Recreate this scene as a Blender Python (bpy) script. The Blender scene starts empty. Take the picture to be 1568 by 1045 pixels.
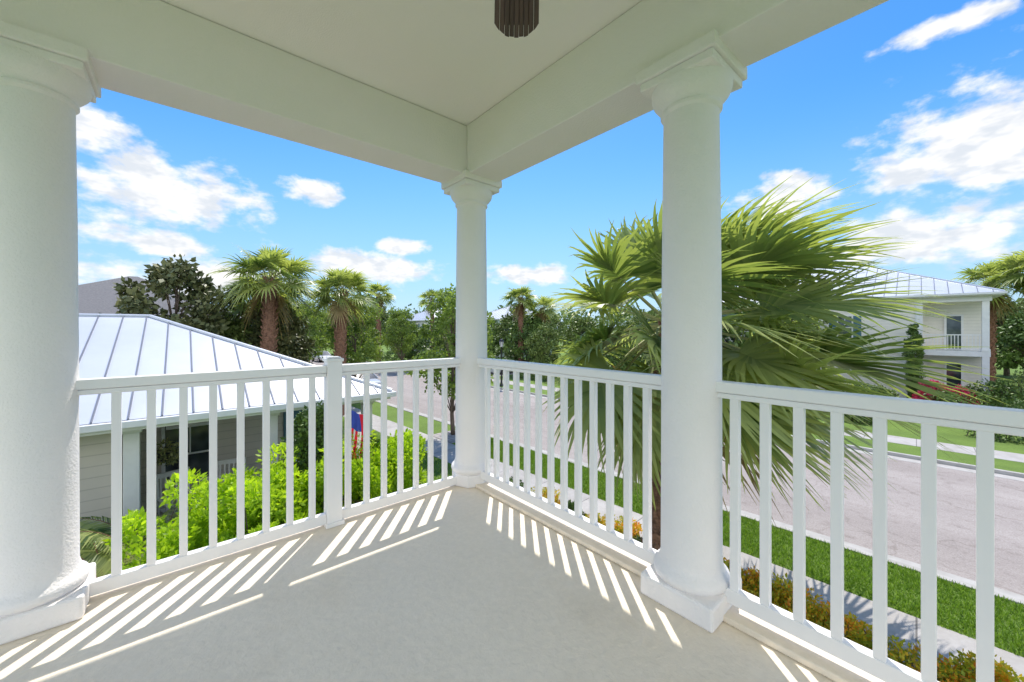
import bpy, math, random
import numpy as np
from mathutils import Vector, Matrix
rad=math.radians
random.seed(4)
sc=bpy.context.scene
sc.view_settings.view_transform='Standard'; sc.view_settings.look='None'; sc.view_settings.exposure=0
COL=sc.collection

# ---------------------------------------------------------------- materials
def newmat(name):
    m=bpy.data.materials.new(name); m.use_nodes=True
    nt=m.node_tree; b=nt.nodes['Principled BSDF']; return m,nt,b
def N(nt,t,**kw):
    n=nt.nodes.new(t)
    for k,v in kw.items():
        if k in n.inputs: n.inputs[k].default_value=v
        else: setattr(n,k,v)
    return n
def noise(nt,scale,detail=4,rough=.55,vec=None,stretch=None):
    tc=N(nt,'ShaderNodeTexCoord'); src=tc.outputs['Object']
    if stretch:
        mp=N(nt,'ShaderNodeMapping'); mp.inputs['Scale'].default_value=stretch
        nt.links.new(src,mp.inputs['Vector']); src=mp.outputs['Vector']
    n=N(nt,'ShaderNodeTexNoise'); n.inputs['Scale'].default_value=scale
    n.inputs['Detail'].default_value=detail; n.inputs['Roughness'].default_value=rough
    nt.links.new(src,n.inputs['Vector']); return n.outputs['Fac']
def ramp(nt,fac,stops):
    r=N(nt,'ShaderNodeValToRGB'); e=r.color_ramp.elements
    while len(e)<len(stops): e.new(.5)
    for i,(p,c) in enumerate(stops):
        e[i].position=p; e[i].color=(c[0],c[1],c[2],1)
    nt.links.new(fac,r.inputs['Fac']); return r.outputs['Color']
def bump(nt,b,fac,strength,dist,prev=None):
    n=N(nt,'ShaderNodeBump'); n.inputs['Strength'].default_value=strength; n.inputs['Distance'].default_value=dist
    nt.links.new(fac,n.inputs['Height'])
    if prev: nt.links.new(prev,n.inputs['Normal'])
    nt.links.new(n.outputs['Normal'],b.inputs['Normal']); return n.outputs['Normal']
def mixc(nt,fac,a,b_,mode='MIX'):
    m=N(nt,'ShaderNodeMix',data_type='RGBA',blend_type=mode)
    for s,v in ((0,fac),(6,a),(7,b_)):
        if isinstance(v,bpy.types.NodeSocket): nt.links.new(v,m.inputs[s])
        else: m.inputs[s].default_value=v if s==0 else (v[0],v[1],v[2],1)
    return m.outputs[2]
def addtrans(nt,b,c,fac,mul=(1.5,1.5,.7)):
    t=N(nt,'ShaderNodeBsdfTranslucent')
    c2=mixc(nt,1.0,c,mul,'MULTIPLY'); nt.links.new(c2,t.inputs['Color'])
    mx=N(nt,'ShaderNodeMixShader'); mx.inputs[0].default_value=fac
    nt.links.new(b.outputs[0],mx.inputs[1]); nt.links.new(t.outputs[0],mx.inputs[2])
    nt.links.new(mx.outputs[0],nt.nodes['Material Output'].inputs['Surface'])
def simple(name,c1,c2=None,scale=3,rough=.6,bs=None,bstr=.3,bd=.01,metal=0,spec=.4,stretch=None,trans=0):
    m,nt,b=newmat(name)
    c2=c2 or tuple(x*.9 for x in c1)
    f=noise(nt,scale,3,stretch=stretch)
    c=ramp(nt,f,[(.3,c1),(.7,c2)]); nt.links.new(c,b.inputs['Base Color'])
    b.inputs['Roughness'].default_value=rough; b.inputs['Metallic'].default_value=metal
    b.inputs['Specular IOR Level'].default_value=spec
    if bs: bump(nt,b,noise(nt,bs,2),bstr,bd)
    if trans: addtrans(nt,b,c,trans,(1,1,1))
    return m
M={}
M['stucco']=simple('stucco_white',(.90,.86,.83),(.87,.83,.80),2.2,.65,90,.55,.007)
M['beam']=simple('beam_paint',(.89,.85,.83),(.86,.82,.80),1.2,.7,110,.5,.005)
M['ceil']=simple('ceiling_paint',(.93,.88,.82),(.91,.86,.80),1.0,.8,130,.4,.004)
M['rail']=simple('rail_aluminium_paint',(.89,.87,.85),(.87,.85,.83),6,.35,300,.05,.001)
m,nt,b=newmat('floor_coating')
c=ramp(nt,noise(nt,1.3,5,.6),[(.3,(.81,.71,.565)),(.7,(.87,.77,.62))])
sp=ramp(nt,noise(nt,28,3,.7),[(.42,(.93,.93,.93)),(.6,(1,1,1))])
c=mixc(nt,.6,c,sp,'MULTIPLY')
st=ramp(nt,noise(nt,.9,6,.7),[(.28,(.91,.895,.87)),(.45,(1,1,1))])
c=mixc(nt,1,c,st,'MULTIPLY')
nt.links.new(c,b.inputs['Base Color'])
b.inputs['Roughness'].default_value=.5
f=noise(nt,24,3,.55); f2=ramp(nt,f,[(.44,(0,0,0)),(.60,(1,1,1))])
p=bump(nt,b,f2,.5,.0022); bump(nt,b,noise(nt,220,2),.3,.002,p)
M['floor']=m
def foliage(name,dark,light,trans=.35,rough=.5,mid=None):
    m,nt,b=newmat(name)
    at=N(nt,'ShaderNodeAttribute'); at.attribute_name='tint'
    sep=N(nt,'ShaderNodeSeparateColor'); nt.links.new(at.outputs['Color'],sep.inputs['Color'])
    c=ramp(nt,sep.outputs[0],[(0,dark),(.55,mid or tuple((a+b2)/2 for a,b2 in zip(dark,light))),(1,light)])
    nt.links.new(c,b.inputs['Base Color']); b.inputs['Roughness'].default_value=rough
    b.inputs['Specular IOR Level'].default_value=.35
    if trans>0: addtrans(nt,b,c,trans)
    return m
M['oak']=foliage('oak_leaves',(.08,.13,.03),(.30,.40,.09),.4)
M['oakf']=foliage('oak_leaves_dense',(.07,.115,.03),(.29,.37,.09),0)
M['oakd']=foliage('magnolia_leaves',(.05,.075,.03),(.26,.25,.09),0)
M['lime']=foliage('lime_shrub_leaves',(.20,.35,.015),(.62,.78,.05),.45)
M['shrub']=foliage('shrub_leaves',(.055,.10,.03),(.20,.30,.06),0)
M['ixora']=foliage('ixora_leaves',(.18,.30,.03),(.92,.22,.03),.35,.5,(.62,.50,.04))
M['pink']=foliage('bougainvillea_flowers',(.10,.17,.03),(.92,.06,.20),0,.5,(.6,.05,.14))
M['palm']=foliage('palm_fronds',(.10,.17,.05),(.50,.54,.20),.42,.38)
M['deadpalm']=foliage('dry_fronds',(.22,.15,.07),(.42,.32,.18),.3,.7)
M['grassb']=foliage('grass_blades',(.09,.18,.02),(.27,.42,.06),.35)
M['petiole']=simple('petiole',(.28,.33,.11),(.32,.28,.12),5,.6)
M['bark']=simple('bark',(.24,.18,.14),(.11,.08,.06),8,.9,14,.8,.03,stretch=(1,1,.3))
M['palmbark']=simple('palm_bark',(.36,.19,.12),(.17,.09,.06),10,.9,20,.8,.03,stretch=(1,1,2))
m,nt,b=newmat('lawn')
c=ramp(nt,noise(nt,.5,5,.65),[(.3,(.12,.20,.03)),(.7,(.20,.31,.05))])
c2=ramp(nt,noise(nt,40,3,.8),[(.3,(.5,.5,.45)),(.65,(1.2,1.2,1.1))])
nt.links.new(mixc(nt,1,c,c2,'MULTIPLY'),b.inputs['Base Color']); b.inputs['Roughness'].default_value=.95
bump(nt,b,noise(nt,60,2,.8),.8,.03); M['lawn']=m
m,nt,b=newmat('road_paving')
c=ramp(nt,noise(nt,.35,5,.6,stretch=(.25,1.3,1)),[(.3,(.31,.27,.245)),(.7,(.42,.375,.345))])
c2=ramp(nt,noise(nt,30,4,.85),[(.3,(.66,.64,.63)),(.62,(1.12,1.12,1.12))])
c3=ramp(nt,noise(nt,2.5,6,.75),[(.30,(.74,.72,.71)),(.48,(1,1,1))])
tc=N(nt,'ShaderNodeTexCoord'); dn=N(nt,'ShaderNodeTexNoise'); dn.inputs['Scale'].default_value=1.2; dn.inputs['Detail'].default_value=4
nt.links.new(tc.outputs['Object'],dn.inputs['Vector'])
va=N(nt,'ShaderNodeVectorMath',operation='ADD'); nt.links.new(tc.outputs['Object'],va.inputs[0]); nt.links.new(dn.outputs['Color'],va.inputs[1])
vo=N(nt,'ShaderNodeTexVoronoi'); vo.feature='DISTANCE_TO_EDGE'; vo.inputs['Scale'].default_value=.25; nt.links.new(va.outputs[0],vo.inputs['Vector'])
cr=ramp(nt,vo.outputs['Distance'],[(.001,(.78,.76,.74)),(.006,(1,1,1))])
c=mixc(nt,1,mixc(nt,1,mixc(nt,1,c,c2,'MULTIPLY'),c3,'MULTIPLY'),cr,'MULTIPLY')
nt.links.new(c,b.inputs['Base Color']); b.inputs['Roughness'].default_value=.9
bump(nt,b,noise(nt,70,2,.8),.6,.01); M['road']=m
def slabmat(name,c1,c2,sx,sy=100):
    m,nt,b=newmat(name)
    tc=N(nt,'ShaderNodeTexCoord'); br=N(nt,'ShaderNodeTexBrick')
    nt.links.new(tc.outputs['Object'],br.inputs['Vector'])
    br.inputs['Scale'].default_value=1; br.offset=0
    br.inputs['Brick Width'].default_value=sx; br.inputs['Row Height'].default_value=sy
    br.inputs['Mortar Size'].default_value=.012
    br.inputs['Color1'].default_value=(*c1,1); br.inputs['Color2'].default_value=(*c2,1)
    br.inputs['Mortar'].default_value=(c1[0]*.4,c1[1]*.4,c1[2]*.4,1)
    st=ramp(nt,noise(nt,1.7,5,.7),[(.3,(.78,.76,.72)),(.6,(1.02,1.02,1.02))])
    nt.links.new(mixc(nt,1,br.outputs['Color'],st,'MULTIPLY'),b.inputs['Base Color'])
    b.inputs['Roughness'].default_value=.9; bump(nt,b,noise(nt,90,2,.7),.4,.006); return m
M['walk']=slabmat('sidewalk_concrete',(.43,.41,.39),(.47,.445,.42),1.5)
M['paver']=slabmat('pavers',(.42,.38,.36),(.33,.31,.31),.25,.25)
M['curb']=simple('curb_concrete',(.49,.47,.44),(.38,.36,.33),3,.9,60,.4,.01)
M['mulch']=simple('mulch',(.17,.10,.07),(.07,.05,.035),25,.95,40,.9,.04)
m,nt,b=newmat('metal_roof')
c=ramp(nt,noise(nt,.7,4,.6),[(.3,(.54,.56,.61)),(.7,(.62,.64,.69))])
nt.links.new(c,b.inputs['Base Color']); b.inputs['Roughness'].default_value=.42; b.inputs['Metallic'].default_value=.25
M['mroof']=m
M['seam']=simple('roof_seam',(.20,.21,.24),(.16,.17,.2),3,.5,metal=.3)
M['shingle']=simple('shingle_roof',(.24,.23,.225),(.15,.145,.15),12,.9,30,.7,.03,stretch=(1,1,6))
def siding(name,c1):
    m,nt,b=newmat(name)
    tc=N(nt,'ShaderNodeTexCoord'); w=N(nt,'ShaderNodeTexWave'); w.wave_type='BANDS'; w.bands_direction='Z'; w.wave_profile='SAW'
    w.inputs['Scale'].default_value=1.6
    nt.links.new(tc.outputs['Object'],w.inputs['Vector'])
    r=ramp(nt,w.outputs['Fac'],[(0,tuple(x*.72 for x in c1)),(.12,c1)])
    v=ramp(nt,noise(nt,2,3),[(.3,(.93,.93,.93)),(.7,(1,1,1))])
    nt.links.new(mixc(nt,1,r,v,'MULTIPLY'),b.inputs['Base Color']); b.inputs['Roughness'].default_value=.7
    bump(nt,b,w.outputs['Fac'],.7,.02); return m
M['sid_cream']=siding('siding_cream',(.88,.83,.75)); M['sid_tan']=siding('siding_tan',(.66,.60,.53))
M['sid_teal']=siding('siding_teal',(.50,.60,.60)); M['sid_white']=siding('siding_white',(.78,.78,.77))
M['trim']=simple('white_trim',(.85,.84,.83),None,4,.5)
m,nt,b=newmat('window_glass'); b.inputs['Roughness'].default_value=.06; b.inputs['Specular IOR Level'].default_value=.9
nt.links.new(ramp(nt,noise(nt,1.5,2),[(.4,(.03,.04,.05)),(.6,(.09,.11,.12))]),b.inputs['Base Color']); M['glass']=m
M['shutter']=simple('shutter_blue',(.08,.18,.23),None,8,.5)
M['dark']=simple('dark_metal',(.02,.02,.022),None,8,.4)
M['fan']=simple('fan_blade',(.11,.07,.053),(.06,.04,.03),5,.5,20,.4,.004,stretch=(.2,6,1))
M['tire']=simple('tyre',(.025,.025,.025),None,8,.9)
M['car']=simple('car_paint_silver',(.55,.57,.60),None,2,.2,spec=.7)
M['carw']=simple('car_paint_white',(.7,.7,.7),None,2,.2,spec=.7)
M['hub']=simple('alloy',(.4,.4,.42),None,5,.3,metal=.8)
M['red']=simple('flag_red',(.78,.03,.05),None,6,.8,trans=.5); M['fwhite']=simple('flag_white',(.9,.9,.9),None,6,.8,trans=.5); M['blue']=simple('flag_blue',(.05,.08,.36),None,6,.8,trans=.5)

# ---------------------------------------------------------------- mesh helpers
class G:
    def __init__(s): s.v=[]; s.f=[]
    def box(s,x0,x1,y0,y1,z0,z1):
        k=len(s.v)
        s.v+=[(x0,y0,z0),(x1,y0,z0),(x1,y1,z0),(x0,y1,z0),(x0,y0,z1),(x1,y0,z1),(x1,y1,z1),(x0,y1,z1)]
        s.f+=[(k,k+3,k+2,k+1),(k+4,k+5,k+6,k+7),(k,k+1,k+5,k+4),(k+1,k+2,k+6,k+5),(k+2,k+3,k+7,k+6),(k+3,k,k+4,k+7)]
        return s
    def lathe(s,prof,n=32,cx=0,cy=0):
        k=len(s.v)
        for r,z in prof:
            for i in range(n):
                a=2*math.pi*i/n; s.v.append((cx+r*math.cos(a),cy+r*math.sin(a),z))
        for j in range(len(prof)-1):
            for i in range(n):
                i2=(i+1)%n
                s.f.append((k+j*n+i,k+j*n+i2,k+(j+1)*n+i2,k+(j+1)*n+i))
        s.f.append(tuple(k+i for i in range(n-1,-1,-1))); e=k+(len(prof)-1)*n
        s.f.append(tuple(e+i for i in range(n))); return s
    def tube(s,pts,rr,n=6,caps=True):
        k=len(s.v); m=len(pts)
        P=[Vector(p) for p in pts]
        for j,p in enumerate(P):
            d=(P[min(j+1,m-1)]-P[max(j-1,0)]).normalized()
            a=d.cross(Vector((0,0,1)) if abs(d.z)<.9 else Vector((1,0,0))).normalized(); b=d.cross(a)
            for i in range(n):
                t=2*math.pi*i/n+math.pi/4
                q=p+(a*math.cos(t)+b*math.sin(t))*rr[j]; s.v.append(tuple(q))
        for j in range(m-1):
            for i in range(n):
                i2=(i+1)%n; s.f.append((k+j*n+i,k+j*n+i2,k+(j+1)*n+i2,k+(j+1)*n+i))
        if caps:
            s.f.append(tuple(k+i for i in range(n-1,-1,-1))); s.f.append(tuple(k+(m-1)*n+i for i in range(n)))
        return s
    def poly(s,pts):
        k=len(s.v); s.v+=[tuple(p) for p in pts]; s.f.append(tuple(range(k,k+len(pts)))); return s
    def slab(s,pts2,z0,z1):
        k=len(s.v); n=len(pts2)
        s.v+=[(x,y,z0) for x,y in pts2]+[(x,y,z1) for x,y in pts2]
        s.f.append(tuple(range(k+n-1,k-1,-1))); s.f.append(tuple(range(k+n,k+2*n)))
        for i in range(n):
            j=(i+1)%n; s.f.append((k+i,k+j,k+n+j,k+n+i))
        return s
    def obj(s,name,mat,parent=None,loc=(0,0,0),rot=0,smooth=False,bevel=0):
        me=bpy.data.meshes.new(name); me.from_pydata(s.v,[],s.f); me.materials.append(mat)
        if smooth:
            me.polygons.foreach_set('use_smooth',[True]*len(me.polygons))
            if smooth=='auto': me.set_sharp_from_angle(angle=rad(35))
        me.update()
        o=bpy.data.objects.new(name,me); COL.objects.link(o); o.location=loc; o.rotation_euler=(0,0,rot)
        if parent: o.parent=parent
        if bevel:
            md=o.modifiers.new('bevel','BEVEL'); md.width=bevel; md.segments=2; md.limit_method='ANGLE'
        return o
def empty(name,loc=(0,0,0),rot=0):
    e=bpy.data.objects.new(name,None); COL.objects.link(e); e.location=loc; e.rotation_euler=(0,0,rot); e.empty_display_size=.3; return e
def npmesh(name,V,nper,mat,tint,parent=None,loc=(0,0,0)):
    Np=V.shape[0]; me=bpy.data.meshes.new(name)
    me.vertices.add(Np*nper); me.vertices.foreach_set('co',V.reshape(-1).astype(np.float32))
    me.loops.add(Np*nper); me.loops.foreach_set('vertex_index',np.arange(Np*nper,dtype=np.int32))
    me.polygons.add(Np); me.polygons.foreach_set('loop_start',(np.arange(Np)*nper).astype(np.int32))
    try: me.polygons.foreach_set('loop_total',np.full(Np,nper,dtype=np.int32))
    except Exception: pass
    me.update(calc_edges=True)
    at=me.attributes.new('tint','FLOAT_COLOR','POINT')
    c=np.ones((Np*nper,4),np.float32); c[:,0]=c[:,1]=c[:,2]=np.repeat(np.clip(tint,0,1),nper)
    at.data.foreach_set('color',c.reshape(-1))
    me.materials.append(mat)
    o=bpy.data.objects.new(name,me); COL.objects.link(o); o.location=loc
    if parent: o.parent=parent
    return o
def nrm(a): return a/np.maximum(np.linalg.norm(a,axis=-1,keepdims=True),1e-6)
def leaves(C,R,per,size,rng,aspect=.28,flat=.8,droop=.2,shell=.45,up=0.0):
    n=len(C)*per
    c=np.repeat(C,per,0); r=np.repeat(R,per)[:,None]
    d=nrm(rng.normal(size=(n,3)))
    p=c+d*np.array([1,1,flat])*r*(rng.random((n,1))**shell)
    a=nrm(d*.7+rng.normal(size=(n,3))*.7+np.array([0,0,-droop+up]))
    s=nrm(np.cross(a,rng.normal(size=(n,3))))
    L=size*(.6+.8*rng.random((n,1)))
    V=np.stack([p,p+a*L*.45+s*L*aspect,p+a*L,p+a*L*.45-s*L*aspect],1)
    t=np.repeat(rng.random(len(C)),per)*.5+rng.random(n)*.5
    return V,t

# ---------------------------------------------------------------- frames
BA=math.atan2(.65,.76)
BC=Vector((-.347,3.3)); FZ=3.3
SA=math.atan2(-.724,.69)
def S(r,n): return (-.69*r+.724*n,.724*r+.69*n)
def B(x,y):
    c,s=math.cos(BA),math.sin(BA); return (BC.x+x*c-y*s,BC.y+x*s+y*c)

# ---------------------------------------------------------------- balcony
bal=empty('balcony',(BC.x,BC.y,FZ),BA)
G().box(-4.2,.16,-5.2,.16,-.3,0).obj('floor_slab',M['floor'],bal)
g=G(); g.box(-.06,.162,-5.2,-.06,.002,.03); g.obj('floor_curb',M['floor'],bal,bevel=.006)
G().box(-4.2,.15,-.15,.15,2.54,2.93).obj('beam_side',M['beam'],bal,bevel=.006)
G().box(-.15,.15,-5.2,-.152,2.54,2.93).obj('beam_street',M['beam'],bal,bevel=.006)
G().box(-4.2,.15,-5.2,.15,2.932,3.0).obj('ceiling',M['ceil'],bal)
G().box(-4.2,.80,-5.2,.80,3.002,3.2).obj('roof_eave',M['trim'],bal)
def column(x,y,plinth=True):
    X,Y=B(x,y); e=empty('porch_column',(X,Y,FZ),BA)
    prof=[(.150,.10),(.166,.115),(.172,.135),(.166,.155),(.150,.168),(.143,.185),(.137,.21),(.1355,.6),(.134,1.2),(.130,1.8),(.124,2.33),
          (.130,2.334),(.137,2.342),(.137,2.354),(.130,2.361),(.134,2.37),(.150,2.385),(.170,2.41),(.178,2.435),(.180,2.462)]
    G().lathe(prof,56).obj('shaft',M['stucco'],e,smooth='auto')
    if plinth: G().box(-.172,.172,-.172,.172,.0,.105).obj('plinth',M['stucco'],e,bevel=.012)
    else: G().lathe([(.165,0),(.17,.02),(.17,.09),(.15,.105)],8).obj('plinth',M['stucco'],e,bevel=.008)
    g=G(); g.box(-.172,.172,-.172,.172,2.46,2.50); g.box(-.188,.188,-.188,.188,2.50,2.56)
    g.obj('abacus',M['stucco'],e,bevel=.006)
column(0,0,False); column(0,-1.873); column(-2.39,0); column(0,-3.9)
def railing(axis,segs,zb,bals,posts=()):
    e=empty('balcony_railing',(BC.x,BC.y,FZ),BA)
    def bx(g,a0,a1,w,z0,z1):
        if axis=='x': g.box(-a1,-a0,-w,w,z0,z1)
        else: g.box(-w,w,-a1,-a0,z0,z1)
    top=G(); bot=G(); bl=G()
    for a0,a1 in segs:
        bx(top,a0,a1,.034,1.012,1.06); bx(top,a0,a1,.022,.985,1.010)
        bx(bot,a0,a1,.022,zb,zb+.065)
    for a in bals: bx(bl,a-.0175,a+.0175,.0175,zb+.064,.987)
    top.obj('top_rail',M['rail'],e,bevel=.006); bot.obj('bottom_rail',M['rail'],e,bevel=.004); bl.obj('balusters',M['rail'],e,bevel=.002)
    for a in posts:
        g=G(); bx(g,a-.046,a+.046,.046,0,1.085); g.obj('post',M['rail'],e,bevel=.004)
        g=G(); bx(g,a-.054,a+.054,.054,1.084,1.105); bx(g,a-.04,a+.04,.04,1.105,1.115); g.obj('post_cap',M['rail'],e,bevel=.005)
        g=G(); bx(g,a-.058,a+.058,.058,.001,.03); g.obj('post_foot',M['rail'],e,bevel=.004)
railing('x',[(.11,1.07),(1.162,2.28)],.018,[1.02-.126*i for i in range(7)]+[1.244+.1265*i for i in range(8)],[1.116])
railing('y',[(.11,1.76),(1.98,3.8)],.07,[1.642-.1177*i for i in range(13)]+[2.072+.1177*i for i in range(15)])
# ceiling fan
fan=empty('ceiling_fan',(.02,1.05,FZ+2.93))
G().lathe([(.03,0),(.075,-.01),(.07,-.05),(.02,-.07)][::-1],24).obj('canopy',M['dark'],fan,smooth='auto')
G().lathe([(.013,-.2),(.013,-.05)],12).obj('downrod',M['dark'],fan)
G().lathe([(.04,-.34),(.10,-.33),(.13,-.29),(.13,-.23),(.08,-.19),(.02,-.18)],32).obj('motor',M['dark'],fan,smooth='auto')
for i in range(5):
    g=G(); k=9; Wd=.098
    ee=lambda y:.72-.085*abs(y/Wd)**3.0
    for j in range(k):
        a=-Wd+2*Wd*j/k+.0006; b2=a+2*Wd/k-.0012; mm=(a+b2)/2
        g.slab([(.17,a*.7),(ee(a),a),(ee(mm),mm),(ee(b2),b2),(.17,b2*.7)],-.294+.004*(j%2),-.283)
    g.box(.17,.66,-Wd*.68,Wd*.68,-.2828,-.279)
    g.box(.10,.24,-.025,.025,-.2788,-.27)
    o=g.obj('blade_%d'%(i+1),M['fan'],fan,bevel=.003); o.rotation_euler=(0,0,math.pi/2+i*2*math.pi/5)

# ---------------------------------------------------------------- ground, street
G().box(-1500,1500,-1500,1500,-.5,0).obj('ground',M['lawn'])
def strip(name,x0,x1,n0,n1,z0,z1,mat,bevel=0): return G().box(x0,x1,n0,n1,z0,z1).obj(name,mat,rot=SA,bevel=bevel)
strip('lawn_near',-400,200,-80,10.35,.001,.10,M['lawn']); strip('lawn_far',-400,200,19.75,200,.001,.10,M['lawn'])
strip('street',-400,200,10.6,19.5,-.2,.004,M['road'])
g=G(); g.box(-400,200,10.35,10.5,.001,.125).box(-400,200,10.5,10.95,-.01,.012)
g.box(-400,200,19.6,19.75,.001,.125).box(-400,200,19.15,19.6,-.01,.012); g.obj('curb',M['curb'],rot=SA,bevel=.02)
strip('sidewalk',-400,200,7.4,8.7,.05,.108,M['walk']); strip('sidewalk',-400,200,21.4,22.8,.05,.108,M['walk'])
strip('paved_path',-14.2,-12.6,8.72,10.34,.05,.112,M['paver']); strip('paved_path',-13.9,-12.9,2.5,7.38,.05,.112,M['paver'])
strip('driveway',-31,-27.5,22.82,36,.05,.112,M['walk'])
strip('planting_bed',-8,12,5.6,7.36,.05,.106,M['mulch'])
G().box(-8,1.6,-2,6.4,.108,.112).obj('planting_bed',M['mulch'],loc=(BC.x,BC.y,0),rot=BA)
rng=np.random.default_rng(3)
def grass(name,x0,x1,n0,n1,num,h=.055):
    xs=rng.uniform(x0,x1,num); ns=rng.uniform(n0,n1,num)
    c,s=math.cos(SA),math.sin(SA)
    P=np.stack([xs*c-ns*s,xs*s+ns*c,np.full(num,.10)],1)
    th=rng.uniform(0,6.28,num); w=.006+.006*rng.random(num)
    d=np.stack([np.cos(th)*w,np.sin(th)*w,np.zeros(num)],1)
    tip=P+np.stack([rng.normal(0,.025,num),rng.normal(0,.025,num),h*(.5+rng.random(num))],1)
    V=np.stack([P-d,P+d,tip],1); npmesh(name,V,3,M['grassb'],rng.random(num))
grass('grass',-12.5,5,8.70,10.36,64000)
grass('grass',-24,-7,2.5,7.35,25000,.07)

# ---------------------------------------------------------------- plants
def shrub(name,pts,rads,per,size,mat,seed,loc=(0,0,0),flat=.9,aspect=.28,up=.4,shell=.35):
    rg=np.random.default_rng(seed); V,t=leaves(np.array(pts,float),np.array(rads,float),per,size,rg,aspect,flat,0,shell,up)
    e=empty(name,loc); npmesh('leaves',V,4,mat,t,e)
    g=G()
    for p,r in list(zip(pts,rads))[:40]:
        g.tube([(p[0],p[1],.08),(p[0]+random.uniform(-.1,.1),p[1]+random.uniform(-.1,.1),p[2]*.6),(p[0],p[1],p[2]+r*.3)],[.02,.014,.005],5)
    g.obj('stems',M['bark'],e); return e
rg=random.Random(8); pts=[];rd=[]
for i in range(190):
    t=rg.random(); x=-2.35+4.5*t+rg.uniform(-.2,.2); y=4.25+1.65*t+rg.uniform(-.95,.8)
    z=.45+rg.random()**.6*(1.6-.3*abs(y-4.9))
    X,Y=B(x,y); pts.append((X,Y,z+rg.uniform(-.15,.4))); rd.append(rg.uniform(.14,.34))
shrub('lime_green_hedge',pts,rd,230,.095,M['lime'],5,aspect=.22)
def blob(name,X,Y,w,h,mat,seed,n=30,per=200,size=.06,z0=.1,tall=False):
    r2=random.Random(seed); p=[];rr=[]
    for i in range(n):
        a=r2.random()*6.28; q=math.sqrt(r2.random())*w*.75; v=r2.random()
        z=z0+v*h*(.92 if tall else .8*(1-.5*(q/w)**2))
        if tall: q*=(1-.6*v**3)
        p.append((q*math.cos(a),q*math.sin(a),z)); rr.append(r2.uniform(.18,.3)*w+.04)
    return shrub(name,p,rr,per,size,mat,seed,(X,Y,0))
blob('dark_green_shrub',-4.0,7.75,.72,3.05,M['shrub'],11,75,200,.09,tall=True)
blob('dark_green_shrub',-3.45,8.9,.5,2.0,M['shrub'],12,50,180,.09,tall=True)
blob('dark_green_shrub',-2.7,9.8,.5,1.5,M['shrub'],13,30,180,.09,tall=True)
X,Y=B(-3.2,5.3); blob('dark_green_shrub',X,Y,.6,1.2,M['shrub'],14,25,180,.08)
for i,(r_,n_) in enumerate([(-1.25,7.1),(-.65,7.2),(-.1,6.95),(.75,7.1),(1.1,7.3),(1.5,7.1),(1.9,7.3),(2.35,7.05),(2.75,7.25),(4.2,7.25),(4.7,7.05),(6.3,7.1)]):
    X,Y=S(r_,n_); blob('ixora_shrub',X,Y,.36+.1*(i%3),.5+.1*(i%2),M['ixora'],20+i,26,130,.055)
for i,(r_,n_) in enumerate([(-3.6,6.6),(-2.4,6.6),(3.4,6.7),(7.3,6.9),(5.4,6.8)]):
    X,Y=S(r_,n_); blob('dark_green_shrub',X,Y,.5,.6,M['shrub'],40+i,26,130,.07)

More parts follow.
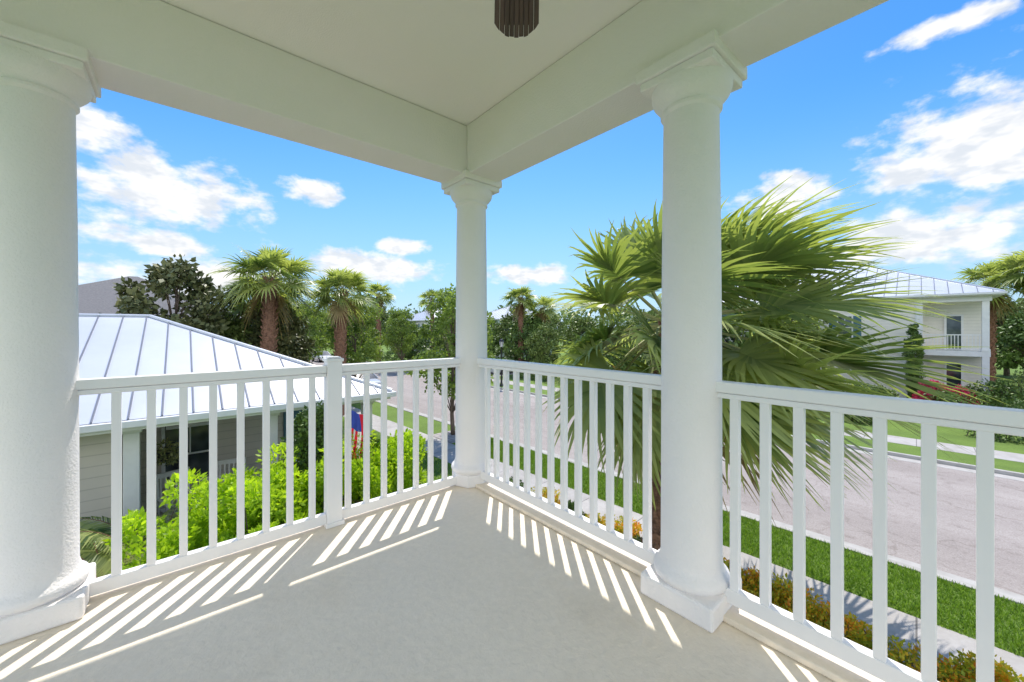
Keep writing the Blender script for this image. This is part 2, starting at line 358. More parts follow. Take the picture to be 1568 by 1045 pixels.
def fan_palm(name,X,Y,h,fr,nf,nl,seed,trunk_r=.17,lean=(0,0),wind=(0,0,0),dead=6,petl=(.42,.58),bladel=(.5,.62),lw=.62,elmin=-.8,droop=(.22,.5)):
    rg=random.Random(seed); e=empty(name,(X,Y,0))
    pts=[(lean[0]*t*t,lean[1]*t*t,h*t) for t in [i/10 for i in range(11)]]
    rr=[trunk_r*(1.25 if i==0 else 1.0+.04*math.sin(i*2.1)) for i in range(11)]
    g=G().tube(pts,rr,12)
    nb=int(h*24)
    for i in range(nb):
        t=(.12+.90*i/nb); a=i*2.4; zz=h*t
        c=Vector((lean[0]*t*t,lean[1]*t*t,zz)); d=Vector((math.cos(a),math.sin(a),0))
        L=rg.uniform(.12,.24); w=rg.uniform(.03,.05)
        p0=c+d*trunk_r*.8+Vector((0,0,-.04)); p1=c+d*(trunk_r+.05)+Vector((0,0,L*.5)); p2=c+d*(trunk_r+rg.uniform(.05,.13))+Vector((0,0,L))
        g.tube([p0,p1,p2],[w*1.5,w*1.1,w*.55],4)
    g.obj('trunk',M['palmbark'],e,smooth=False)
    V=[];T=[];VD=[];TD=[]; st=G()
    top=Vector((lean[0],lean[1],h)); W=Vector(wind)
    for i in range(nf+dead):
        isd=i>=nf
        az=i*2.39996+rg.uniform(-.3,.3)
        if isd: el=rg.uniform(-1.35,-.9)
        else:
            q=(i+.5)/nf; el=1.35-(1.35-elmin)*q**.85+rg.uniform(-.12,.12)
        d=Vector((math.cos(az)*math.cos(el),math.sin(az)*math.cos(el),math.sin(el)))
        lp=fr*rg.uniform(*petl)*(.75 if el>1 else 1)*(.7 if isd else 1)
        P=[]
        for k in range(6):
            t=k/5; p=top+d*lp*t+Vector((0,0,-.16*lp*t*t))+W*(.25*lp*t*t)
            P.append(p)
        st.tube(P,[.026*fr/2.2*(1-.5*k/5) for k in range(6)],4,False)
        a=(P[5]-P[4]).normalized(); s=a.cross(Vector((0,0,1))).normalized(); n=s.cross(a).normalized()
        roll=rg.uniform(-.6,.6); s,n=(s*math.cos(roll)+n*math.sin(roll)),(n*math.cos(roll)-s*math.sin(roll))
        Lf=fr*rg.uniform(*bladel); hub=P[5]; tint=rg.random()*.6
        for j in range(nl):
            b=-1.95+3.9*j/(nl-1)+rg.uniform(-.03,.03)
            hb=hub+a*(Lf*.22*max(0,math.cos(b)))
            dd=(a*math.cos(b)+s*math.sin(b)+n*(.28*abs(math.sin(b))+rg.uniform(-.05,.05))).normalized()
            L=Lf*(.72+.28*math.cos(b*.6))*rg.uniform(.88,1.08); dr=rg.uniform(*droop)*(1.5 if isd else 1)
            sd=dd.cross(n).normalized(); w=Lf*2.1/nl*lw
            q=[]; ts=(0,.3,.58,.82,1)
            for t in ts:
                q.append(hb+dd*L*t+Vector((0,0,-dr*L*t**2.6))+W*(.3*L*t*t))
            ws=(w*.5,w*1.0,w*.75,w*.35,w*.05)
            tt=min(1,tint+rg.random()*.35)
            for k in range(4):
                (VD if isd else V).append([q[k]-sd*ws[k],q[k]+sd*ws[k],q[k+1]+sd*ws[k+1],q[k+1]-sd*ws[k+1]])
                (TD if isd else T).append(min(1,tt+.08*k))
    st.obj('petioles',M['petiole'],e)
    npmesh('fronds',np.array([[tuple(v) for v in f] for f in V]),4,M['palm'],np.array(T),e)
    if VD: npmesh('dry_fronds',np.array([[tuple(v) for v in f] for f in VD]),4,M['deadpalm'],np.array(TD),e)
    return e
fan_palm('sabal_palm',2.55,6.75,4.65,2.7,60,42,5,.17,(.3,.05),(.8,.05,.02),5,(.46,.68),(.42,.53),.66,-.80,(.06,.34))
P2=dict(petl=(.42,.55),bladel=(.45,.55),lw=.5,elmin=-.45)
fan_palm('sabal_palm',-11.5,18.2,6.9,2.3,40,24,6,.27,(.1,0),(.05,0,0),3,**P2)
fan_palm('sabal_palm',-9.0,20.1,6.5,1.8,36,22,7,.24,(.15,0),(.2,0,0),3,**P2)
fan_palm('sabal_palm',-13.0,20.6,6.3,1.9,30,20,8,.24,(-.2,0),(0,0,0),3,**P2)
fan_palm('sabal_palm',.9,40,7.7,2.1,32,16,9,.22,dead=3,**P2); fan_palm('sabal_palm',3.3,42,6.8,2.0,28,16,10,.22,dead=3,**P2)
fan_palm('sabal_palm',-18,52,9.2,2.4,28,14,13,.26,dead=3,**P2); fan_palm('sabal_palm',-12,58,9.0,2.4,28,14,14,.26,dead=3,**P2)
fan_palm('sabal_palm',31.2,25.2,7.6,2.1,34,20,11,.22,(.1,0),(.2,0,0),3,**P2); fan_palm('sabal_palm',31.5,22.8,8.0,2.3,34,20,12,.24,(-.2,0),(0,0,0),3,**P2)
def areca(name,X,Y,h,nf,seed):
    rg=random.Random(seed); e=empty(name,(X,Y,0)); V=[];T=[];st=G()
    for i in range(nf):
        az=i*2.4+rg.random(); el=rg.uniform(.7,1.4); L=h*rg.uniform(.8,1.15)
        d=Vector((math.cos(az)*math.cos(el),math.sin(az)*math.cos(el),math.sin(el)))
        P=[d*L*t+Vector((math.cos(az)*.45,math.sin(az)*.45,-.75))*L*.55*t**2.5 for t in [k/12 for k in range(13)]]
        P=[p+Vector((0,0,.1)) for p in P]
        st.tube(P,[.018*(1-.07*k) for k in range(13)],4,False)
        for k in range(12*3):
            u=.28+.72*k/36; f=u*12; k0=min(11,int(f)); p=P[k0].lerp(P[k0+1],f-k0); a=(P[k0+1]-P[k0]).normalized()
            s=a.cross(Vector((0,0,1))).normalized(); LL=.42*math.sin(math.pi*min(1,.15+u*.85))+.08
            for sg in (-1,1):
                dd=(s*sg+a*.7+Vector((0,0,-.15))).normalized(); q=p+dd*LL*.5; r=p+dd*LL+Vector((0,0,-.3*LL)); w=a*.018
                V+= [[p-w*.5,p+w*.5,q+w,q-w],[q-w,q+w,r+w*.1,r-w*.1]]; t=rg.random(); T+=[t,t]
    st.obj('stems',M['palmbark'],e); npmesh('fronds',np.array([[tuple(v) for v in f] for f in V]),4,M['palm'],np.array(T),e)
areca('areca_palm',-5.6,5.4,2.3,20,1); areca('areca_palm',-5.9,6.4,2.6,18,2); areca('areca_palm',-4.9,7.6,2.3,14,3); areca('areca_palm',-5.3,4.7,1.6,16,4)

TREES={}
def tree_mesh(key,seed,h,cr,mat,nc=46,per=150,size=.16,trunk=.11,flat=.8,th=.38):
    rg=random.Random(seed); g=G()
    p=[(0,0,0)]
    for i in range(1,7): p.append((p[-1][0]+rg.uniform(-.08,.08),p[-1][1]+rg.uniform(-.08,.08),h*.85*i/6))
    g.tube(p,[trunk*(1.25,1,.9,.75,.55,.35,.12)[i] for i in range(7)],8)
    C=[];R=[]
    for i in range(nc):
        a=rg.random()*6.28; v=rg.random(); z=h*th+(h*(1-th)-cr*.15)*v
        prof=math.sin(math.pi*min(.97,.16+.80*v))**.6
        q=cr*prof*math.sqrt(rg.uniform(.12,1.0))*rg.uniform(.8,1.12)
        C.append((q*math.cos(a),q*math.sin(a),z)); R.append(cr*rg.uniform(.14,.30))
        k=min(5,max(1,int((z/h-.22)/.85*6)));b=p[k]
        if i%2==0:
            mid=((b[0]+C[-1][0])*.5,(b[1]+C[-1][1])*.5,b[2]*.45+z*.55)
            g.tube([b,mid,C[-1]],[trunk*.35,trunk*.2,trunk*.05],5)
    V,t=leaves(np.array(C),np.array(R),per,size,np.random.default_rng(seed),.3,flat,.25,.5)
    TREES[key]=(g,V,t,mat)
def tree(name,key,X,Y,rot=0,s=1,sz=None):
    g,V,t,mat=TREES[key]; e=empty(name,(X,Y,.05),rot); e.scale=(s,s,sz or s)
    if isinstance(g,G):
        a=g.obj('trunk_and_limbs',M['bark'],e,smooth=True); b=npmesh('crown',V,4,mat,t,e)
        TREES[key]=(a.data,b.data,t,mat)
    else:
        for nm,d in (('trunk_and_limbs',g),('crown',V)):
            o=bpy.data.objects.new(nm,d); COL.objects.link(o); o.parent=e
    return e
tree_mesh('young',1,6.3,1.7,M['oak'],80,105,.15,.08,.9,.32)
tree_mesh('oak1',2,7,3.0,M['oakf'],85,90,.28,.17,.8,.26)
tree_mesh('oak2',3,7.5,2.6,M['oakf'],75,90,.28,.16,.85,.25)
tree_mesh('oak3',4,6.5,3.2,M['shrub'],85,90,.30,.16,.8,.22)
tree_mesh('mag',5,7.7,2.15,M['oakd'],80,110,.26,.14,.95,.3)
tree('magnolia_tree','mag',-15.2,17.2,.3)
tree('magnolia_tree','mag',-12.9,20.8,1.9,.85)
for i,(r_,n_,s_) in enumerate([(13.6,9.5,1.02),(24,9.5,1.05),(34,9.4,1.1),(46,9.4,1.15),(60,9.4,1.2),(27,20.4,.9),(39,20.4,1.1),(52,20.4,1.15),(66,20.4,1.2)]):
    X,Y=S(r_,n_); tree('street_oak_tree','young',X,Y,i*1.7,s_)
rg=random.Random(77)
spots=[(24,3,.8),(28,5.5,.75),(33,0,.9),(37,4,.95),(31,-8,1),(42,2,1.0),(47,5,1.0),(50,-4,1.1),(20,-12,1.0),(24,-20,1.1),(30,-16,1),(38,-12,1.1),(58,4,1.1),(70,0,1.2),(76,6,1.2),(84,3,1.2),
 (33,26,.8),(38,27,.75),(45,25,.8),(48,33,1),(60,27,1),(72,25,1),(84,26,1.1),(100,24,1.2),(56,38,1),(68,36,1.1),(40,33,.9),(34,33,.95),(29,30,.9),
 (17,34,.9),(14,40,.95),(19,29,.8),(24,27,.75),(22,44,1),(26,36,.95),(12,28,.85),(15,26.5,.6),(8.5,29.5,1.05),(6,31.5,.9),(26,50,1),(-7,55,1),(-6,60,1.1),(-10,62,1.1),(-9,52,.9),
 (0,56,1.1),(88,14,1.3),(94,10,1.3),(100,15,1.3),(108,16,1.4),(112,10,1.4),(120,6,1.4),(98,20,1.3),(30,58,1.1),(40,46,1.1),(96,5,1.3),(90,19,1.2)]
for i,(r_,n_,s_) in enumerate(spots):
    X,Y=S(r_,n_); tree('oak_tree',rg.choice(['oak1','oak2','oak3']),X,Y,rg.random()*6,s_*rg.uniform(.85,1.05))
# slim cypress in front of the cream house
X,Y=S(.1,33.6); r2=random.Random(5); p=[];q=[]
for i in range(110):
    v=i/109; a=r2.random()*6.28; w=.36*math.sin(math.pi*min(1,.12+.86*(1-v)**.8))**.8*r2.random()**.5
    p.append((w*math.cos(a),w*math.sin(a),.2+4.55*v)); q.append(.10+.13*(1-v))
shrub('italian_cypress',p,q,110,.10,M['shrub'],66,(X,Y,0),flat=1.3,up=1.2)
rr=np.random.default_rng(9); C=[];R=[]
for i in range(1000):
    a=rad(rr.uniform(-66,66)); d=rr.uniform(105,190); C.append((math.sin(a)*d,math.cos(a)*d,rr.uniform(0,1)**.8*10.5)); R.append(rr.uniform(1.8,3.6))
V,t=leaves(np.array(C),np.array(R),32,1.2,rr,.35,.8); npmesh('distant_trees',V,4,M['oakf'],t)
def hedge_row(name,r0,r1,n0,h,mat,seed,w=.5,size=.11,per=80):
    r2=random.Random(seed); p=[];q=[]
    k=int((r1-r0)*7)
    for i in range(k):
        X,Y=S(r2.uniform(r0,r1),n0+r2.uniform(-w,w)); p.append((X,Y,.15+r2.random()*h*.85)); q.append(r2.uniform(.22,.4))
    shrub(name,p,q,per,size,mat,seed)
hedge_row('clipped_hedge',-9,-1.2,25.2,.75,M['shrub'],3); hedge_row('clipped_hedge',-9,-.3,30.5,1.2,M['shrub'],4,.7)
hedge_row('clipped_hedge',5,14,24.5,.9,M['shrub'],5,.6); hedge_row('clipped_hedge',14,26,24.8,1.1,M['oakf'],6,.7); hedge_row('clipped_hedge',32,60,24.8,1.3,M['shrub'],7,.7,.18,40)
hedge_row('clipped_hedge',26,60,5.5,1.3,M['shrub'],8,.7,.18,40)
for i,(r_,n_,w_,h_) in enumerate([(-.6,31.2,.8,2.2),(-1.5,31.8,.9,1.9),(9,24.2,.6,.9),(-5,31.3,.9,2.2)]):
    X,Y=S(r_,n_); blob('bougainvillea',X,Y,w_,h_,M['pink'],60+i,34,130,.13)
for i,(r_,n_,w_,h_) in enumerate([(-3,28.3,.9,.9),(-4.6,27.6,.9,.9),(-2.8,32,1.1,2.2),(-4,33,1.3,3.2),(-5.5,34,1.4,3.6),(-7,33,1.3,3.0),(2,25,.8,.9),(4,24.5,.8,.9),(18,24,.9,1.2),(1.5,31,1,1.2),(2.5,30,1.2,1.6)]):
    X,Y=S(r_,n_); blob('round_shrub',X,Y,w_,h_,M['oakf'] if i%2 else M['shrub'],80+i,34,100,.13)

# ---------------------------------------------------------------- houses
def hip(e,x0,x1,y0,y1,z0,pitch,mat,seams=True,sp=.42,fascia=.18):
    L=x1-x0;Wd=y1-y0; w=min(L,Wd)/2; zr=z0+pitch*w
    if L>=Wd: ra=(x0+w,(y0+y1)/2,zr); rb=(x1-w,(y0+y1)/2,zr)
    else: ra=((x0+x1)/2,y0+w,zr); rb=((x0+x1)/2,y1-w,zr)
    a,b,c,d=(x0,y0,z0),(x1,y0,z0),(x1,y1,z0),(x0,y1,z0)
    g=G()
    if L>=Wd: g.poly([a,b,rb,ra]).poly([b,c,rb]).poly([c,d,ra,rb]).poly([d,a,ra])
    else: g.poly([a,b,ra]).poly([b,c,rb,ra]).poly([c,d,rb]).poly([d,a,ra,rb])
    g.obj('roof',mat,e)
    t=.02
    f=G(); f.box(x0+t,x1-t,y0+t,y1-t,z0-fascia,z0-.004); f.obj('fascia_and_soffit',M['trim'],e)
    gt=G(); gt.box(x0-.09,x1+.09,y0-.10,y0+.015,z0-.13,z0-.012).box(x0-.09,x1+.09,y1-.015,y1+.10,z0-.13,z0-.012).box(x0-.10,x0+.015,y0+.016,y1-.016,z0-.13,z0-.012).box(x1-.015,x1+.10,y0+.016,y1-.016,z0-.13,z0-.012)
    gt.obj('gutter',M['trim'],e,bevel=.01)
    if seams:
        s=G(); r=.017
        def seam(p,q): s.tube([p,q],[r,r],4)
        p=sp
        while p<L:
            u=min(p,L-p,Wd/2)
            if u>.1:
                seam((x0+p,y0,z0+.012),(x0+p,y0+u,z0+pitch*u+.012)); seam((x0+p,y1,z0+.012),(x0+p,y1-u,z0+pitch*u+.012))
            p+=sp
        p=sp
        while p<Wd:
            u=min(p,Wd-p,L/2)
            if u>.1:
                seam((x0,y0+p,z0+.012),(x0+u,y0+p,z0+pitch*u+.012)); seam((x1,y0+p,z0+.012),(x1-u,y0+p,z0+pitch*u+.012))
            p+=sp
        s.obj('roof_seams',M['seam'],e)
        h=G(); up=.02
        ends=[(a,ra),(b,rb),(c,rb),(d,ra)] if L>=Wd else [(a,ra),(b,ra),(c,rb),(d,rb)]
        for p,q in ends+[(ra,rb)]: h.tube([(p[0],p[1],p[2]+up),(q[0],q[1],q[2]+up)],[.045,.045],6)
        h.obj('hip_caps',M['mroof'],e)
def window(e,x,z,w,h,y,shut=True,face=-1):
    G().box(x-w/2,x+w/2,y-.02,y+.02,z,z+h).obj('window_glass',M['glass'],e)
    g=G(); t=.07; yo=y-.06
    g.box(x-w/2-t,x-w/2,yo,y+.01,z-t,z+h+t).box(x+w/2,x+w/2+t,yo,y+.01,z-t,z+h+t).box(x-w/2,x+w/2,yo,y+.01,z+h,z+h+t).box(x-w/2,x+w/2,yo-.03,y+.01,z-t,z)
    g.box(x-w/2,x+w/2,y-.045,y-.022,z+h*.5-.02,z+h*.5+.02).box(x-.015,x+.015,y-.04,y-.022,z+h*.52,z+h)
    g.obj('window_frame',M['trim'],e)
    if shut:
        s=G()
        for sx in (x-w/2-t-.42,x+w/2+t+.02):
            s.box(sx,sx+.4,y-.05,y-.001,z-.03,z+h+.03)
            for k in range(int(h/.08)): s.box(sx+.04,sx+.36,y-.065,y-.052,z+.03+k*.08,z+.075+k*.08)
        s.obj('shutters',M['shutter'],e)
def wallbox(e,x0,x1,y0,y1,z0,z1,mat,name='walls'): return G().box(x0,x1,y0,y1,z0,z1).obj(name,mat,e)
def railp(g,x0,x1,y,z):
    g.box(x0,x1,y-.03,y+.03,z+.92,z+.98).box(x0,x1,y-.025,y+.025,z+.08,z+.13)
    n=int((x1-x0)/.13)
    for i in range(n): xx=x0+(x1-x0)*(i+.5)/n; g.box(xx-.017,xx+.017,y-.017,y+.017,z+.13,z+.92)
E=(-3.06,9.8); hl=empty('metal_roof_house',(E[0],E[1],0),BA)
hip(hl,-14,0,0,9.4,3.02,.405,M['mroof'],sp=.44,fascia=.2)
wallbox(hl,-13.5,-4.9,.55,8.9,0,2.82,M['sid_tan']); wallbox(hl,-4.9,-.5,2.9,8.9,0,2.82,M['sid_tan'],'porch_wall')
G().box(-4.88,-.3,.3,2.88,.02,.28).obj('porch_floor',M['walk'],hl)
g=G()
for x in (-4.75,-2.55,-.45): g.box(x-.11,x+.11,.4,.62,.28,2.82).box(x-.14,x+.14,.37,.65,.28,.42).box(x-.14,x+.14,.37,.65,2.7,2.82)
g.obj('porch_columns',M['trim'],hl,bevel=.01)
g=G(); railp(g,-2.43,-.57,.5,.28); g.obj('porch_rail',M['trim'],hl)
window(hl,-9.5,.9,1.2,1.3,.55,False); window(hl,-3.9,.9,.9,1.3,2.9,False)
G().box(-1.9,-1.0,2.86,2.92,.28,2.35).obj('front_door',M['shutter'],hl,bevel=.01)
def rocking_chair(X,Y,Z,rot):
    e=empty('rocking_chair',(X,Y,Z),rot); g=G()
    for sx in (-.27,.27):
        g.tube([(sx,-.45,.09),(sx,-.2,.03),(sx,.05,.02),(sx,.3,.05),(sx,.5,.12)],[.022]*5,4)
        g.box(sx-.02,sx+.02,-.27,-.23,.03,.62); g.tube([(sx,.22,.04),(sx,.26,.45),(sx,.36,1.12)],[.024]*3,4)
        g.box(sx-.045,sx+.045,-.33,.3,.62,.645)
    for k in range(6): g.box(-.27,.27,-.26+k*.08,-.2+k*.08,.41,.43)
    for k in range(6):
        x=-.22+k*.088; g.tube([(x,.25,.44),(x,.345,1.08)],[.022,.022],4)
    g.box(-.29,.29,.33,.38,1.05,1.15).box(-.27,.27,-.25,-.22,.2,.23); g.obj('frame',M['trim'],e)
def Lh(x,y):
    c,s=math.cos(BA),math.sin(BA); return (E[0]+x*c-y*s,E[1]+x*s+y*c)
for x,y,r in ((-4.1,1.7,BA+.3),(-3.2,1.8,BA-.2)):
    X,Y=Lh(x,y); rocking_chair(X,Y,.28,r)
X,Y=Lh(-4.3,.9); hb=empty('hanging_planter',(X,Y,2.1)); G().tube([(0,0,.05),(0,0,.72)],[.006,.006],4).obj('chain',M['dark'],hb)
G().lathe([(.08,-.12),(.16,.06)],16).obj('pot',M['dark'],hb)
V,t=leaves(np.array([(0,0,.12),(.1,0,-.05),(-.1,.05,-.05)],float),np.array([.22,.18,.18]),180,.07,rng); npmesh('leaves',V,4,M['oakd'],t,hb)
X,Y=Lh(-2.0,.15); la=empty('garden_trellis',(X,Y,.1),BA); g=G()
g.box(-.6,.6,-.02,.02,1.55,1.6).box(-.6,-.55,-.02,.02,0,1.55).box(.55,.6,-.02,.02,0,1.55)
for k in range(9):
    x=-.55+k*.1225; g.tube([(x,0,.2),(min(.55,x+.9),.0,.2+min(.55-x,.9)*1.4)],[.012,.012],4)
    g.tube([(-x,.015,.2),(max(-.55,-x-.9),.015,.2+min(.55-x,.9)*1.4)],[.012,.012],4)
g.obj('lattice',M['trim'],la)
# flag hung vertically from a garden pole beside the porch
X,Y=-3.40,8.05; fl=empty('american_flag',(X,Y,0))
G().tube([(-.02,0,.1),(-.02,0,2.95)],[.016,.012],8).obj('pole',M['trim'],fl)
def cloth(i0,i1,j0,j1,mat,nm,off=0):
    g=G()
    def pt(u,v): return (.0+u*.40+.03*math.sin(v*5),.05*math.sin(u*9+v*3)+off,2.9-v*1.0-u*.12)
    nu=6; nv=10
    for a in range(nu):
        for b in range(nv):
            u0=i0+(i1-i0)*a/nu;u1=i0+(i1-i0)*(a+1)/nu;v0=j0+(j1-j0)*b/nv;v1=j0+(j1-j0)*(b+1)/nv
            g.poly([pt(u0,v0),pt(u1,v0),pt(u1,v1),pt(u0,v1)])
    g.obj(nm,mat,fl,smooth=True)
for k in range(7):
    a,b=k/7,(k+1)/7; mt=M['red'] if k%2==0 else M['fwhite']
    cloth(a,b,.38 if k<4 else 0,1,mt,'stripe_%d'%k)
cloth(0,4/7,0,.38,M['blue'],'canton')
hr=empty('cream_house',(25.2,24.0,0),SA)
hip(hr,-14.65,3.35,-.55,17.4,6.68,.455,M['mroof'],sp=.55)
wallbox(hr,-14,0,0,16.8,0,6.5,M['sid_cream'])
wallbox(hr,0.002,2.75,1.9,16.8,0,6.5,M['sid_cream'],'balcony_back_wall')
wallbox(hr,0.003,2.9,-.06,1.9,3.0,3.3,M['trim'],'balcony_deck'); wallbox(hr,.003,2.9,-.05,1.9,.02,.3,M['walk'],'porch_deck'); wallbox(hr,.003,2.95,-.1,.12,6.2,6.5,M['trim'],'balcony_beam')
g=G()
for x in (.12,2.72):
    for z0,z1 in ((.3,3.0),(3.3,6.2)): g.box(x-.14,x+.14,-.05,.2,z0,z1).box(x-.17,x+.17,-.08,.23,z0,z0+.15)
g.obj('balcony_columns',M['trim'],hr,bevel=.01)
g=G(); railp(g,.27,2.57,.06,3.3); g.obj('balcony_rail',M['trim'],hr)
for z in (.3,3.3):
    G().box(1.3,1.9,1.86,1.92,z,z+2.1).obj('balcony_door',M['glass'],hr)
    g=G(); g.box(1.2,1.3,1.83,1.9,z,z+2.2).box(1.9,2.0,1.83,1.9,z,z+2.2).box(1.3,1.9,1.83,1.9,z+2.1,z+2.2); g.obj('door_frame',M['trim'],hr)
for x in (-3.4,-11): window(hr,x,3.95,.7,1.5,0)
g=G(); g.box(-.06,.1,-.04,-.003,.1,6.5).box(-14.1,-13.95,-.04,-.003,.1,6.5).box(-13.9,-.08,-.035,-.003,3.05,3.2); g.obj('corner_trim',M['trim'],hr)
g=G(); g.box(-8.6,-7.4,6.8,8.0,8.8,11.4).box(-8.75,-7.25,6.65,8.15,11.4,11.55).box(-8.4,-7.6,7,7.8,11.55,11.75); g.obj('chimney',M['sid_cream'],hr,bevel=.01)
def ghouse(name,r_,n_,L,W_,hz,wm,rm,face=0,pitch=.45):
    X,Y=S(r_,n_); e=empty(name,(X,Y,0),SA+face)
    hip(e,-L/2-.5,L/2+.5,-.5,W_+.5,hz+.15,pitch,rm,seams=(rm==M['mroof']),sp=.8)
    wallbox(e,-L/2,L/2,0,W_,0,hz,wm)
    nx=int(L//3)
    for k in range(nx):
        x=-L/2+L*(k+.5)/nx
        for z in ([.9,4.0] if hz>4 else [.9]): window(e,x,z,1.1,1.5,0)
    g=G(); pz=2.75
    wallbox(e,-L/2+1,L/2-1,-2.4,-.002,pz,pz+.25,M['trim'],'porch_roof')
    for k in range(5):
        x=-L/2+1.2+(L-2.4)*k/4; g.box(x-.12,x+.12,-2.3,-2.06,.1,pz)
    railp(g,-L/2+1.3,L/2-1.3,-2.2,.1); g.obj('porch_posts',M['trim'],e)
    return e
ghouse('pale_blue_house',49,42,11,10,6.1,M['sid_teal'],M['mroof'])
ghouse('white_house',68,38,12,10,6.1,M['sid_white'],M['mroof'])
e=empty('shingle_roof_house',(-20.6,18.6,0),.4)
hip(e,-5.2,5.2,-.5,9.5,5.2,.5,M['shingle'],seams=False); wallbox(e,-4.7,4.7,0,9,0,5.05,M['sid_white'])
for x in (-3,0,3): window(e,x,2.9,1.0,1.2,0,False)
ghouse('white_house',46,-6,12,10,3.2,M['sid_white'],M['mroof'],math.pi)
ghouse('cream_house',85,-2,12,10,6.1,M['sid_cream'],M['mroof'],math.pi)

# ---------------------------------------------------------------- street lamp & cars
def lamp(X,Y):
    e=empty('street_lamp',(X,Y,.1))
    G().lathe([(.16,0),(.16,.1),(.09,.2),(.075,.7),(.055,.8),(.045,3.0),(.06,3.05),(.03,3.1)],14).obj('post',M['dark'],e,smooth='auto')
    G().lathe([(.10,3.1),(.17,3.5)],6).obj('lantern_glass',M['fwhite'],e)
    g=G().lathe([(.21,3.5),(.12,3.66),(.03,3.72),(.02,3.82)],12)
    for k in range(6):
        a=k*math.pi/3; g.tube([(.105*math.cos(a),.105*math.sin(a),3.1),(.178*math.cos(a),.178*math.sin(a),3.5)],[.012,.012],4)
    g.obj('lantern_cap',M['dark'],e)
lamp(*S(22.5,20.3)); lamp(*S(52,9.3))
def car(X,Y,rot,mat):
    e=empty('parked_car',(X,Y,.0),rot)
    st=[(-2.25,.42,.72,.72),(-2.18,.28,.86,.82),(-1.7,.22,.94,.88),(-.9,.20,.95,.90),(.5,.20,.94,.90),(1.2,.22,.90,.88),(1.9,.26,.80,.84),(2.2,.34,.68,.74)]
    g=G(); n=12
    for x,z0,z1,w in st:
        zc=(z0+z1)/2; hh=(z1-z0)/2
        for i in range(n):
            a=2*math.pi*i/n+math.pi/n; cx=math.copysign(abs(math.cos(a))**.35,math.cos(a)); cz=math.copysign(abs(math.sin(a))**.5,math.sin(a))
            g.v.append((x,w*cx,zc+hh*cz))
    for j in range(len(st)-1):
        for i in range(n): i2=(i+1)%n; g.f.append((j*n+i,j*n+i2,(j+1)*n+i2,(j+1)*n+i))
    g.f.append(tuple(range(n-1,-1,-1))); g.f.append(tuple((len(st)-1)*n+i for i in range(n)))
    g.obj('body',mat,e,smooth=True)
    g=G(); lo=.9; zt=1.4
    g.v+=[(-1.85,-.8,lo),(1.1,-.8,lo),(1.1,.8,lo),(-1.85,.8,lo),(-1.25,-.6,zt),(.25,-.6,zt),(.25,.6,zt),(-1.25,.6,zt)]
    g.f+=[(0,1,5,4),(1,2,6,5),(2,3,7,6),(3,0,4,7),(4,5,6,7)]; g.obj('windows',M['glass'],e,bevel=.04)
    g=G(); g.box(-1.25,.25,-.6,.6,1.38,1.44)
    for sy in (-1,1):
        for a,b in (((-1.85,.8,.9),(-1.25,.6,1.4)),((1.1,.8,.9),(.25,.6,1.4)),((-.4,.8,.9),(-.4,.6,1.4))):
            g.tube([(a[0],a[1]*sy,a[2]),(b[0],b[1]*sy,b[2])],[.05,.05],6)
    g.obj('roof_and_pillars',mat,e,bevel=.03)
    w=G(); h=G()
    for x in (-1.38,1.38):
        for y in (-.82,.82):
            w.tube([(x,y-.11,.33),(x,y+.11,.33)],[.33,.33],20); h.tube([(x,y-.115,.33),(x,y+.115,.33)],[.2,.2],12)
    w.obj('tyres',M['tire'],e); h.obj('hubs',M['hub'],e)
    g=G(); g.box(2.1,2.2,-.7,-.4,.58,.70).box(2.1,2.2,.4,.7,.58,.70); g.obj('headlights',M['fwhite'],e,bevel=.02)
    g=G(); g.box(-2.23,-2.15,-.75,-.45,.66,.78).box(-2.23,-2.15,.45,.75,.66,.78); g.obj('tail_lights',M['red'],e,bevel=.02)
X,Y=S(29,11.9); car(X,Y,SA,M['car']); X,Y=S(29,27); car(X,Y,SA+math.pi/2,M['carw']); X,Y=S(58,18.2); car(X,Y,SA,M['carw'])

# ---------------------------------------------------------------- sun, sky
ELEV=60
sd=bpy.data.lights.new('sun','SUN'); sd.energy=5.0; sd.angle=rad(.53); sd.color=(1,.945,.87)
so=bpy.data.objects.new('sun',sd); COL.objects.link(so); so.rotation_euler=(rad(ELEV-90),0,0); so.location=(0,20,30)
w=bpy.data.worlds.new('World'); sc.world=w; w.use_nodes=True; nt=w.node_tree; bg=nt.nodes['Background']; bg.inputs['Strength'].default_value=.15
sky=N(nt,'ShaderNodeTexSky'); sky.sky_type='NISHITA'; sky.sun_disc=False; sky.sun_elevation=rad(ELEV); sky.sun_rotation=0; sky.air_density=1.0; sky.dust_density=.3; sky.ozone_density=3
hs=N(nt,'ShaderNodeHueSaturation'); hs.inputs['Saturation'].default_value=1.35; hs.inputs['Value'].default_value=1.35
nt.links.new(sky.outputs[0],hs.inputs['Color'])
tc=N(nt,'ShaderNodeTexCoord'); sx=N(nt,'ShaderNodeSeparateXYZ'); nt.links.new(tc.outputs['Generated'],sx.inputs[0])
def MA(op,a,b=None,c=None):
    n=N(nt,'ShaderNodeMath',operation=op)
    for i,v in enumerate((a,b,c)):
        if v is None: continue
        if isinstance(v,(int,float)): n.inputs[i].default_value=v
        else: nt.links.new(v,n.inputs[i])
    return n.outputs[0]
az=MA('MULTIPLY',MA('ARCTAN2',sx.outputs[0],sx.outputs[1]),57.2958); el=MA('MULTIPLY',MA('ARCSINE',sx.outputs[2]),57.2958)
hz=N(nt,'ShaderNodeMapRange',interpolation_type='SMOOTHSTEP'); nt.links.new(el,hz.inputs['Value']); hz.inputs['From Min'].default_value=28; hz.inputs['From Max'].default_value=-3; hz.inputs['To Max'].default_value=.85
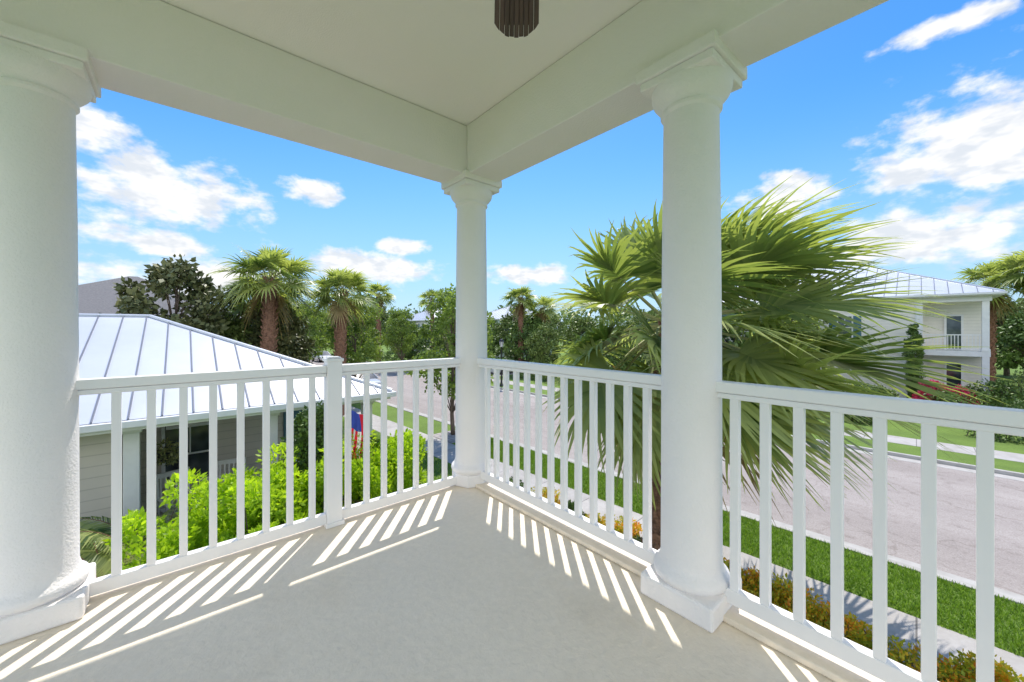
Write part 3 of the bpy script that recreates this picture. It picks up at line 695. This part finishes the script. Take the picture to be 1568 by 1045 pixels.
skyc=mixc(nt,hz.outputs[0],hs.outputs['Color'],(2.6,4.3,6.5))
cv=N(nt,'ShaderNodeCombineXYZ'); nt.links.new(az,cv.inputs[0]); nt.links.new(el,cv.inputs[1])
clouds_and_fill=[(-42,14.8,8.5,4.2),(-49,19,4.5,2.6),(-27.6,17.6,3.6,1.6),(-43,9.5,5,1.6),(-38,5.8,11,2.2),(-20,8.5,10,2.4),(-16,11.5,4,1.4),
 (3,8.0,8,1.6),(35,15.6,5,2.8),(51,17,9,5.6),(46,9.2,10,3.2),(49,27.5,5,1.1),(100,18,18,9),(-100,18,18,9),(150,26,36,20),(-150,26,36,20)]  # last entries: unseen clouds added beside and behind the camera to light porch
acc=None
for a,e_,rx,ry in clouds_and_fill:
    s1=N(nt,'ShaderNodeVectorMath',operation='SUBTRACT'); nt.links.new(cv.outputs[0],s1.inputs[0]); s1.inputs[1].default_value=(a,e_,0)
    s2=N(nt,'ShaderNodeVectorMath',operation='MULTIPLY'); nt.links.new(s1.outputs[0],s2.inputs[0]); s2.inputs[1].default_value=(1/rx,1/ry,0)
    s3=N(nt,'ShaderNodeVectorMath',operation='LENGTH'); nt.links.new(s2.outputs[0],s3.inputs[0])
    acc=s3.outputs['Value'] if acc is None else MA('MINIMUM',acc,s3.outputs['Value'])
def wn(scale,detail,rough,mul=(1,1.6,1)):
    mp=N(nt,'ShaderNodeVectorMath',operation='MULTIPLY'); nt.links.new(cv.outputs[0],mp.inputs[0]); mp.inputs[1].default_value=mul
    n=N(nt,'ShaderNodeTexNoise'); n.inputs['Scale'].default_value=scale; n.inputs['Detail'].default_value=detail; n.inputs['Roughness'].default_value=rough
    nt.links.new(mp.outputs[0],n.inputs['Vector']); return n.outputs['Fac']
n1=wn(.26,6,.56)
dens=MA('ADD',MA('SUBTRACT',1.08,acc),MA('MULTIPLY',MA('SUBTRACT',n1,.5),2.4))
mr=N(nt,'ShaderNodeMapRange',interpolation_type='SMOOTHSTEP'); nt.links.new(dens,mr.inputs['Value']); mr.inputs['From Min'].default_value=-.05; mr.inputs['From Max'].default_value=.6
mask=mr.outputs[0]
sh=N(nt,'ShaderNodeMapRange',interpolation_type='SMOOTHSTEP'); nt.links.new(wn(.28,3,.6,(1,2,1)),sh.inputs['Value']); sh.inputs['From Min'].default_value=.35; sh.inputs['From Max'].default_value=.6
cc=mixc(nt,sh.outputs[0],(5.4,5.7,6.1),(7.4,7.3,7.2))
back_fill=N(nt,'ShaderNodeMapRange'); nt.links.new(sx.outputs[1],back_fill.inputs['Value']); back_fill.inputs['From Min'].default_value=.3; back_fill.inputs['From Max'].default_value=-.5; back_fill.inputs['To Min'].default_value=1.0; back_fill.inputs['To Max'].default_value=2.3  # extra brightness for the added out-of-view clouds, as fill for the porch
vs=N(nt,'ShaderNodeVectorMath',operation='SCALE'); nt.links.new(cc,vs.inputs[0]); nt.links.new(back_fill.outputs[0],vs.inputs['Scale'])
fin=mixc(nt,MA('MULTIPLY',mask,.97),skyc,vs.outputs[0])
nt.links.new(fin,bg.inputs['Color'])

# ---------------------------------------------------------------- camera
cd=bpy.data.cameras.new('camera'); cam=bpy.data.objects.new('camera',cd); COL.objects.link(cam); sc.camera=cam
cam.location=(0,0,FZ+1.3); cam.rotation_euler=(rad(90),0,0)
cd.lens=13.55; cd.sensor_width=36; cd.shift_y=-.0118; cd.clip_start=.05; cd.clip_end=4000
